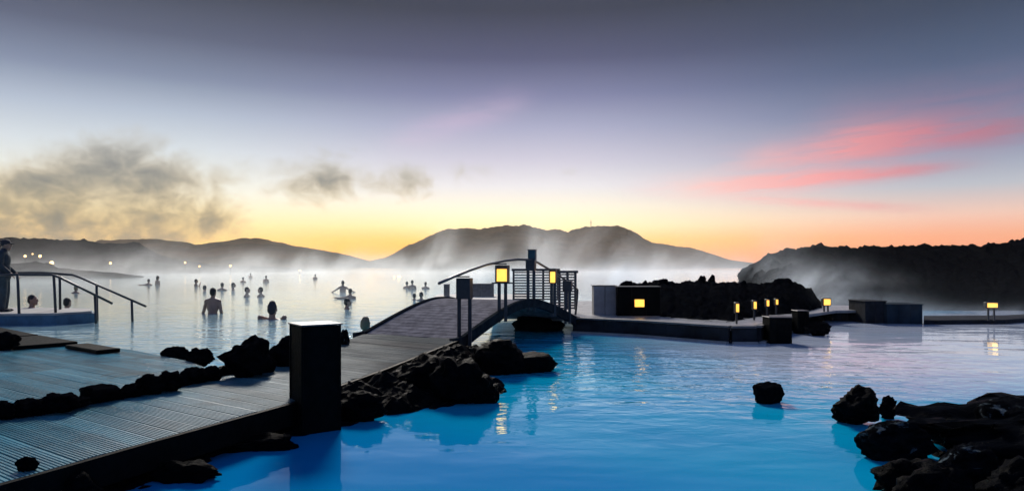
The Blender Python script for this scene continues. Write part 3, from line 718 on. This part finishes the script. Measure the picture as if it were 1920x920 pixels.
o = obj('radio_mast', bm, M['post']); o.location = b; tag(o, 'thin radio mast on the right summit of the mountain', 'mast')

# ------------------------------------------------------------------ left jetty and its handrails
lj = empty('entry_platform', P(90, 608, 0)); tag(lj, 'pale platform with blue sides standing in the water at the left', 'platform')
q = [P(-120, 589, .27), P(100, 587, .27), P(172, 583, .27), P(168, 578, .27), P(60, 576, .27), P(-120, 577, .27)]
bm = bmesh.new(); prism(bm, [p.xy for p in q], .22, .27); o = obj('top_slab', bm, M['conc'], lj); o.location = -lj.location
bm = bmesh.new(); prism(bm, [(p.x * .995, p.y + .03) for p in q], -.3, .219); o = obj('side_wall', bm, M['side'], lj); o.location = -lj.location
G2 = 'steel handrails going down into the water'
def rail_set(pts, posts, lb):
    p0 = PY(pts[0][0], pts[0][1], pts[0][2]); e_ = empty('handrail', (p0.x, p0.y, 0)); tag(e_, lb, 'handrail', G2)
    bm = bmesh.new(); add_tube(bm, [PY(*p) for p in pts], .028, 8); o = smooth(obj('rail', bm, M['post'], e_)); o.location = -e_.location
    for px0, py0, px1, py1, Y in posts:
        bm = bmesh.new(); add_tube(bm, [PY(px0, py0, Y), PY(px1, py1, Y)], .03, 8); o = smooth(obj('post', bm, M['post'], e_)); o.location = -e_.location
rail_set([(-30, 516, 16.0), (20, 515, 16.0), (98, 515, 16.0), (112, 520, 16.0), (211, 569, 16.4)], [(33, 516, 36, 592, 15.7), (101, 517, 105, 600, 16.0), (178, 553, 181, 625, 16.3)], 'nearer steel handrail with the shorter sloping end')
rail_set([(-30, 511, 17.2), (80, 511, 17.2), (136, 515, 17.2), (150, 520, 17.2), (273, 574, 16.6)], [(112, 516, 113, 588, 17.2), (181, 534, 183, 620, 17.0), (247, 563, 249, 625, 16.7)], 'farther steel handrail reaching further right into the water')

# ------------------------------------------------------------------ people
def ellip(bm, c, s, seg=14):
    bmesh.ops.create_uvsphere(bm, u_segments=seg, v_segments=seg * 2 // 3, radius=1, matrix=Matrix.Translation(c) @ Matrix.Diagonal((s[0], s[1], s[2], 1)))
def limb(bm, pts, rs, n=10):
    pts = [Vector(p) for p in pts]
    for i in range(len(pts) - 1):
        a, b = pts[i], pts[i + 1]; d = b - a; L = d.length
        q = d.to_track_quat('Z', 'X').to_matrix().to_4x4()
        bmesh.ops.create_cone(bm, cap_ends=True, segments=n, radius1=rs[i], radius2=rs[i + 1], depth=L, matrix=Matrix.Translation((a + b) / 2) @ q)
        bmesh.ops.create_icosphere(bm, subdivisions=2, radius=rs[i + 1], matrix=Matrix.Translation(b))
    bmesh.ops.create_icosphere(bm, subdivisions=2, radius=rs[0], matrix=Matrix.Translation(pts[0]))
def head(bm, c, s=1.0, tilt=0):
    c = Vector(c)
    ellip(bm, c + Vector((0, .01, .02)) * s, (.074 * s, .094 * s, .105 * s))
    ellip(bm, c + Vector((0, -.03, -.045)) * s, (.055 * s, .062 * s, .068 * s))
    ellip(bm, c + Vector((0, -.10, -.005)) * s, (.013 * s, .022 * s, .026 * s), 8)     # nose
    ellip(bm, c + Vector((0, -.088, -.048)) * s, (.026 * s, .012 * s, .010 * s), 8)   # lips
    ellip(bm, c + Vector((0, -.082, -.092)) * s, (.024 * s, .018 * s, .016 * s), 8)   # chin
    for k in (-1, 1):
        ellip(bm, c + Vector((k * .078, .012, -.002)) * s, (.010 * s, .018 * s, .032 * s), 8)
        ellip(bm, c + Vector((k * .030, -.082, .034)) * s, (.026 * s, .012 * s, .008 * s), 8)  # brows
def hand(bm, wrist, dirv, side, curl=.3):
    w_, d = Vector(wrist), Vector(dirv).normalized(); u = d.cross(Vector((0, 0, 1))); u = u.normalized() if u.length > .1 else Vector((1, 0, 0)); n = u.cross(d).normalized()
    palm = w_ + d * .045; ellip(bm, palm, (.038, .045, .02) if abs(d.z) < .6 else (.038, .022, .05), 10)
    for k, L in enumerate((.070, .080, .075, .058)):
        b_ = w_ + d * .082 + u * ((k - 1.5) * .021); m_ = b_ + d * L * .5 - n * L * curl * .35; t_ = m_ + d * L * .4 - n * L * curl * .9
        limb(bm, [b_ - d * .02, m_, t_], [.010, .0095, .008], 6)
    limb(bm, [w_ + d * .02 + u * side * .03, w_ + d * .055 + u * side * .06, w_ + d * .085 + u * side * .068], [.013, .011, .009], 6)
def remesh(bm, vox, name, mat_, parent, sm_=3):
    me = bpy.data.meshes.new(name); bm.to_mesh(me); bm.free(); o = bpy.data.objects.new(name, me); C.objects.link(o)
    r = o.modifiers.new('r', 'REMESH'); r.mode = 'VOXEL'; r.voxel_size = vox
    s_ = o.modifiers.new('s', 'SMOOTH'); s_.iterations = sm_; s_.factor = .5
    bpy.context.view_layer.update()
    dg = bpy.context.evaluated_depsgraph_get(); me2 = bpy.data.meshes.new_from_object(o.evaluated_get(dg)); me2.name = name
    o.modifiers.clear(); o.data = me2; bpy.data.meshes.remove(me); me2.materials.clear(); me2.materials.append(mat_); smooth(o)
    if parent: o.parent = parent
    return o
def hairbm(bm, c, s=1.0, style='short'):
    c = Vector(c); ellip(bm, c + Vector((0, .022, .042)) * s, (.080 * s, .092 * s, .094 * s))
    ellip(bm, c + Vector((0, .050, .0)) * s, (.074 * s, .066 * s, .085 * s))
    if style == 'bun': ellip(bm, c + Vector((0, .085, .10)) * s, (.042 * s, .042 * s, .042 * s), 10)
    if style == 'long': ellip(bm, c + Vector((0, .070, -.07)) * s, (.07 * s, .04 * s, .10 * s))
    if style == 'tall': ellip(bm, c + Vector((0, .01, .10)) * s, (.06 * s, .07 * s, .06 * s))
def bather(px, wy, lb, yaw=180, out=.32, arms='down', hair='short', hm='hair', lean=0, s=1.0, group='bathers in the lagoon', vox=None, headturn=0, z_ref=0, Y=None):
    """out = how high the chin... distance from the water to the crown of the head, in metres; the figure faces -y before turning by yaw"""
    b = P(px, wy, 0) if Y is None else Vector(((px - 960) * Y / F, Y, 0))
    e_ = empty('person', (b.x, b.y, 0), R(yaw)); tag(e_, lb, 'person', group)
    zc = out - .125 * s; bm = bmesh.new(); c = Vector((0, 0 - lean * .5, zc))
    head(bm, c, s)
    sh = zc - .24 * s; cx = lambda k: k * .175 * s
    limb(bm, [c + Vector((0, .02, -.06)) * s, (0, .03, sh + .04 * s)], [.052 * s, .062 * s])
    for k in (-1, 1): limb(bm, [(0, .03, sh + .045 * s), (cx(k), .03, sh)], [.075 * s, .062 * s])
    ellip(bm, (0, .03, sh - .14 * s), (.165 * s, .105 * s, .20 * s)); ellip(bm, (0, .035, sh - .34 * s), (.135 * s, .10 * s, .20 * s)); ellip(bm, (0, .04, sh - .52 * s), (.155 * s, .115 * s, .14 * s))
    rs = [.052 * s, .042 * s, .032 * s]
    for k in (-1, 1):
        S_ = Vector((cx(k), .03, sh))
        a = arms if isinstance(arms, str) else arms[0 if k < 0 else 1]
        if a == 'down': E_ = S_ + Vector((k * .06, .0, -.28)) * s; W_ = E_ + Vector((-k * .02, -.12, -.22)) * s
        elif a == 'wide': E_ = S_ + Vector((k * .22, -.02, -.14)) * s; W_ = E_ + Vector((k * .20, -.08, -.10)) * s
        elif a == 'flat': E_ = S_ + Vector((k * .26, -.06, -.03)) * s; W_ = E_ + Vector((k * .22, -.06, .02)) * s
        elif a == 'elbow': E_ = S_ + Vector((k * .16, .0, -.02)) * s; W_ = E_ + Vector((-k * .05, -.20, -.08)) * s
        elif a == 'reach': E_ = S_ + Vector((k * .09, -.03, -.26)) * s; W_ = E_ + Vector((k * .11, -.06, -.20)) * s
        elif a == 'surface': E_ = Vector((k * .215 * s, .03, .045)); W_ = Vector((k * .10 * s, -.16 * s, -.03))
        elif a == 'up': E_ = S_ + Vector((k * .14, -.10, -.12)) * s; W_ = E_ + Vector((k * .0, -.06, .22)) * s
        limb(bm, [S_, E_, W_], rs); hand(bm, W_, (W_ - E_), -k)
    Yd = b.y; v_ = vox or max(.010, min(.022, Yd / 1300 * .45))
    remesh(bm, v_, 'body', M['skin'], e_)
    hb = bmesh.new(); hairbm(hb, c, s, hair); remesh(hb, v_, 'hair', M[hm], e_, 2)
    if headturn: pass
    return e_
B_ = bather
man = B_(400, 587, 'bare backed man standing waist deep, the tallest bather, one hand on the water', yaw=176, out=.72, arms=('down', 'reach'), vox=.0105, s=1.06)
B_(511, 598, 'bather with elbows spread wide facing away, nearest the camera left of the pillar', yaw=180, out=.42, arms='surface', hair='tall', hm='cap', vox=.010, s=1.45)
B_(686, 633, 'head of a bather close behind the walkway edge, right of the pillar', yaw=160, out=.37, hair='tall', hm='fair', vox=.010, s=1.1)
B_(62, 590, 'bather in profile behind the left platform, looking right', yaw=95, out=.60, arms='down', Y=17.9, s=1.15)
B_(127, 590, 'bather behind the left platform with an arm resting to the right', yaw=170, out=.50, arms=('down', 'flat'), Y=18.4, s=1.05)
B_(20, 590, 'low bather half hidden between the standing person and the left platform', yaw=150, out=.16, Y=18.0)
B_(143, 549, 'pale haired bather seen through the slope of the handrails', yaw=170, out=.36, hm='fair', s=1.05)
B_(279, 534, 'bather stretching one arm flat to the left', yaw=180, out=.42, arms=('down', 'flat'), s=1.1)
B_(296, 533, 'taller bather beside the one with the stretched arm', yaw=150, out=.62, hair='long', s=1.1)
B_(368, 536, 'bather raising a hand in front, above and left of the standing man', yaw=130, out=.46, arms=('up', 'down'), s=1.1)
B_(384, 545, 'round small head just above the standing man', yaw=180, out=.30, s=1.2)
B_(417, 544, 'bather with shoulders out, right after the standing man', yaw=175, out=.42, arms='wide', s=1.1)
B_(438, 544, 'bather with hair to one side, third head right of the standing man', yaw=110, out=.42, arms=('down', 'wide'), hair='long', s=1.1)
B_(464, 556, 'left of a pair of bathers chatting face to face', yaw=90, out=.42, s=1.1)
B_(488, 556, 'right of a pair of bathers chatting, one hand raised', yaw=-100, out=.42, arms=('up', 'down'), s=1.1)
B_(456, 529, 'faint small bather in the mist above the chatting pair', yaw=180, out=.42)
B_(499, 529, 'faint bather in the mist above the pair, to the right', yaw=180, out=.55)
B_(470, 520, 'hardly visible bather at the far edge of the water', yaw=180, out=.5)
B_(591, 523, 'hardly visible bather under the saddle between the hills', yaw=180, out=.5)
B_(643, 548, 'bather with both arms spread wide in front of the sunrise', yaw=180, out=.60, arms='wide', s=1.0)
B_(657, 560, 'bather with one arm stretched left below the wide armed one', yaw=180, out=.42, arms=('down', 'flat'), s=1.0)
B_(652, 579, 'upright head of a bather, lowest of the three in the middle', yaw=120, out=.33, s=1.05)
B_(763, 540, 'faint leftmost bather of the misty trio near the bridge', yaw=180, out=.40)
B_(773, 542, 'misty bather in the middle of the trio near the bridge', yaw=180, out=.52)
B_(798, 541, 'faint rightmost bather of the misty trio near the bridge', yaw=180, out=.40)
B_(777, 562, 'small head left of a pair just beyond the walkway', yaw=180, out=.26, s=.9)
B_(790, 563, 'slightly taller head right of a pair just beyond the walkway', yaw=180, out=.33)

# person standing on the left platform
def standing(px, Y, zg):
    x_ = (px - 960) * Y / F; e_ = empty('person', (x_, Y, zg), R(110)); tag(e_, 'person in a dark coat and cap standing on the platform at the left edge', 'person')
    bm = bmesh.new(); c = Vector((0, -.03, 1.56)); head(bm, c, 1)
    limb(bm, [(0, 0, 1.50), (0, .02, 1.40)], [.052, .06])
    for k in (-1, 1): limb(bm, [(0, .02, 1.40), (k * .17, .02, 1.36)], [.08, .065])
    ellip(bm, (0, .01, 1.22), (.165, .11, .2)); ellip(bm, (0, .01, 1.02), (.145, .10, .18)); ellip(bm, (0, .02, .88), (.165, .115, .14))
    for k in (-1, 1):
        limb(bm, [(k * .09, .02, .86), (k * .10, .0, .47), (k * .10, .03, .08)], [.088, .058, .040])
        E_ = Vector((k * .23, .02, 1.08)); W_ = Vector((k * .20, -.16, .90)); limb(bm, [(k * .18, .02, 1.36), E_, W_], [.052, .042, .032]); hand(bm, W_, (W_ - E_), -k)
    remesh(bm, .012, 'body', M['skin'], e_)
    bm = bmesh.new()
    for k in (-1, 1):
        limb(bm, [(0, .02, 1.385), (k * .17, .02, 1.36)], [.095, .078]); limb(bm, [(k * .18, .02, 1.36), (k * .23, .02, 1.08), (k * .203, -.14, .92)], [.068, .056, .046])
    ellip(bm, (0, .01, 1.22), (.185, .13, .21)); ellip(bm, (0, .01, 1.02), (.17, .125, .2)); ellip(bm, (0, .02, .84), (.195, .145, .16))
    limb(bm, [(0, .02, 1.40), (0, .01, 1.45)], [.075, .07])
    remesh(bm, .014, 'coat', M['coat'], e_)
    bm = bmesh.new()
    for k in (-1, 1): limb(bm, [(k * .09, .02, .84), (k * .10, .0, .47), (k * .10, .03, .10)], [.108, .08, .068])
    remesh(bm, .014, 'trousers', M['trousers'], e_)
    for k in (-1, 1):
        bm = bmesh.new(); ellip(bm, (k * .10, -.03, .035), (.045, .13, .04)); ellip(bm, (k * .10, .04, .06), (.045, .05, .06)); remesh(bm, .012, 'shoe', M['shoe'], e_)
    bm = bmesh.new(); ellip(bm, c + Vector((0, .015, .07)), (.088, .108, .075)); ellip(bm, c + Vector((0, -.10, .045)), (.075, .07, .014)); ellip(bm, c + Vector((0, .03, .03)), (.088, .09, .07))
    remesh(bm, .012, 'cap', M['cap'], e_)
standing(9, 16.35, .27)

# ------------------------------------------------------------------ air and steam
def vol_box(name, lo, hi):
    bm = bmesh.new(); c = [(a + b) / 2 for a, b in zip(lo, hi)]; bmesh.ops.create_cube(bm, size=1)
    for v in bm.verts: v.co = Vector([v.co[i] * (hi[i] - lo[i]) + c[i] for i in range(3)])
    m = bpy.data.materials.new(name); m.use_nodes = True; t = m.node_tree; t.nodes.clear()
    o = tag(obj(name, bm, m), kind='stuff'); pv = t.nodes.new('ShaderNodeVolumePrincipled'); ou = t.nodes.new('ShaderNodeOutputMaterial')
    t.links.new(pv.outputs[0], ou.inputs['Volume']); return o, m, t, pv
o, m, t, pv = vol_box('haze', (-1700, -60, -1.8), (1700, 2300, 112))
pv.inputs['Color'].default_value = (1, .88, .72, 1); pv.inputs['Density'].default_value = .00011; pv.inputs['Anisotropy'].default_value = .2
def steam(lo, hi, rate, which):
    o, m, t, pv = vol_box('steam', lo, hi); m.cycles.volume_step_rate = rate
    pv.inputs['Color'].default_value = (.99, .975, .965, 1) if which == 'far' else (.84, .92, 1, 1); pv.inputs['Anisotropy'].default_value = .5  # near steam's blue tint stands in for cool ambient light
    tc = t.nodes.new('ShaderNodeTexCoord'); sp = t.nodes.new('ShaderNodeSeparateXYZ'); t.links.new(tc.outputs['Object'], sp.inputs[0])
    X, Y, Z = (E(t, sp.outputs[i]) for i in range(3)); Zp = Z.mx(0.0)
    def pp(px, py, D, rx, ry, k, dy=6.0, lean=.25):      # a drift of steam standing over the water at distance D
        q = PY(px, py, D); xx = X - q.x - (Z - q.z) * lean
        return (((xx / (rx * D / F)).sq() + ((Y - D) / dy).sq() + ((Z - q.z) / (ry * D / F)).sq()) * -1).exp() * k
    if which == 'near':
        nz = noise_n(t, combine(t, X - Z * .5, Y * .7, Z * .8), .55, 4, .62, .8); w_ = nz.sm(.42, .66)
        d = pp(1500, 540, 21, 45, 30, 1.1, 2, .6) + pp(1545, 562, 20, 85, 15, .55, 2) + pp(1570, 528, 23, 70, 16, .18, 2, .9) + pp(1700, 585, 20, 200, 12, .30, 2) \
            + pp(1425, 495, 31, 40, 30, .14, 4, .8) + pp(1640, 560, 27, 110, 18, .04, 4, 1.0) + pp(1830, 578, 24, 120, 14, .04, 3, .6) + pp(1160, 520, 32, 60, 26, .14, 4)
        d = d * w_ + (Zp * -3.0).exp() * Y.sm(15, 30) * .025
    else:
        nz = noise_n(t, combine(t, X - Z * .45, Y * .5, Z * .75), .17, 4, .62, .8); w_ = nz.sm(.43, .64)
        d = pp(1130, 482, 60, 45, 42, .085) + pp(1235, 496, 55, 60, 26, .05) + pp(1010, 474, 64, 36, 40, .08) + pp(900, 490, 66, 40, 30, .05) + pp(820, 478, 75, 30, 46, .05) \
          + pp(730, 500, 80, 110, 18, .07, 8) + pp(560, 495, 92, 120, 20, .05, 8) + pp(330, 490, 100, 70, 26, .05, 6) + pp(150, 498, 92, 150, 16, .035, 6) + pp(1330, 490, 50, 70, 30, .07) + pp(1400, 480, 48, 50, 40, .06, 5, .5)
        d = d * w_ + (Zp * -1.8).exp() * Y.sm(26, 60) * (w_ * .024 + .005) + (Zp * -.6).exp() * Y.sm(38, 85) * w_ * .018
    t.links.new(d.s, pv.inputs['Density'])
steam((-14, 14, -.3), (34, 36, 5), .6, 'near')
steam((-105, 36.1, -.35), (95, 165, 13), 1.0, 'far')
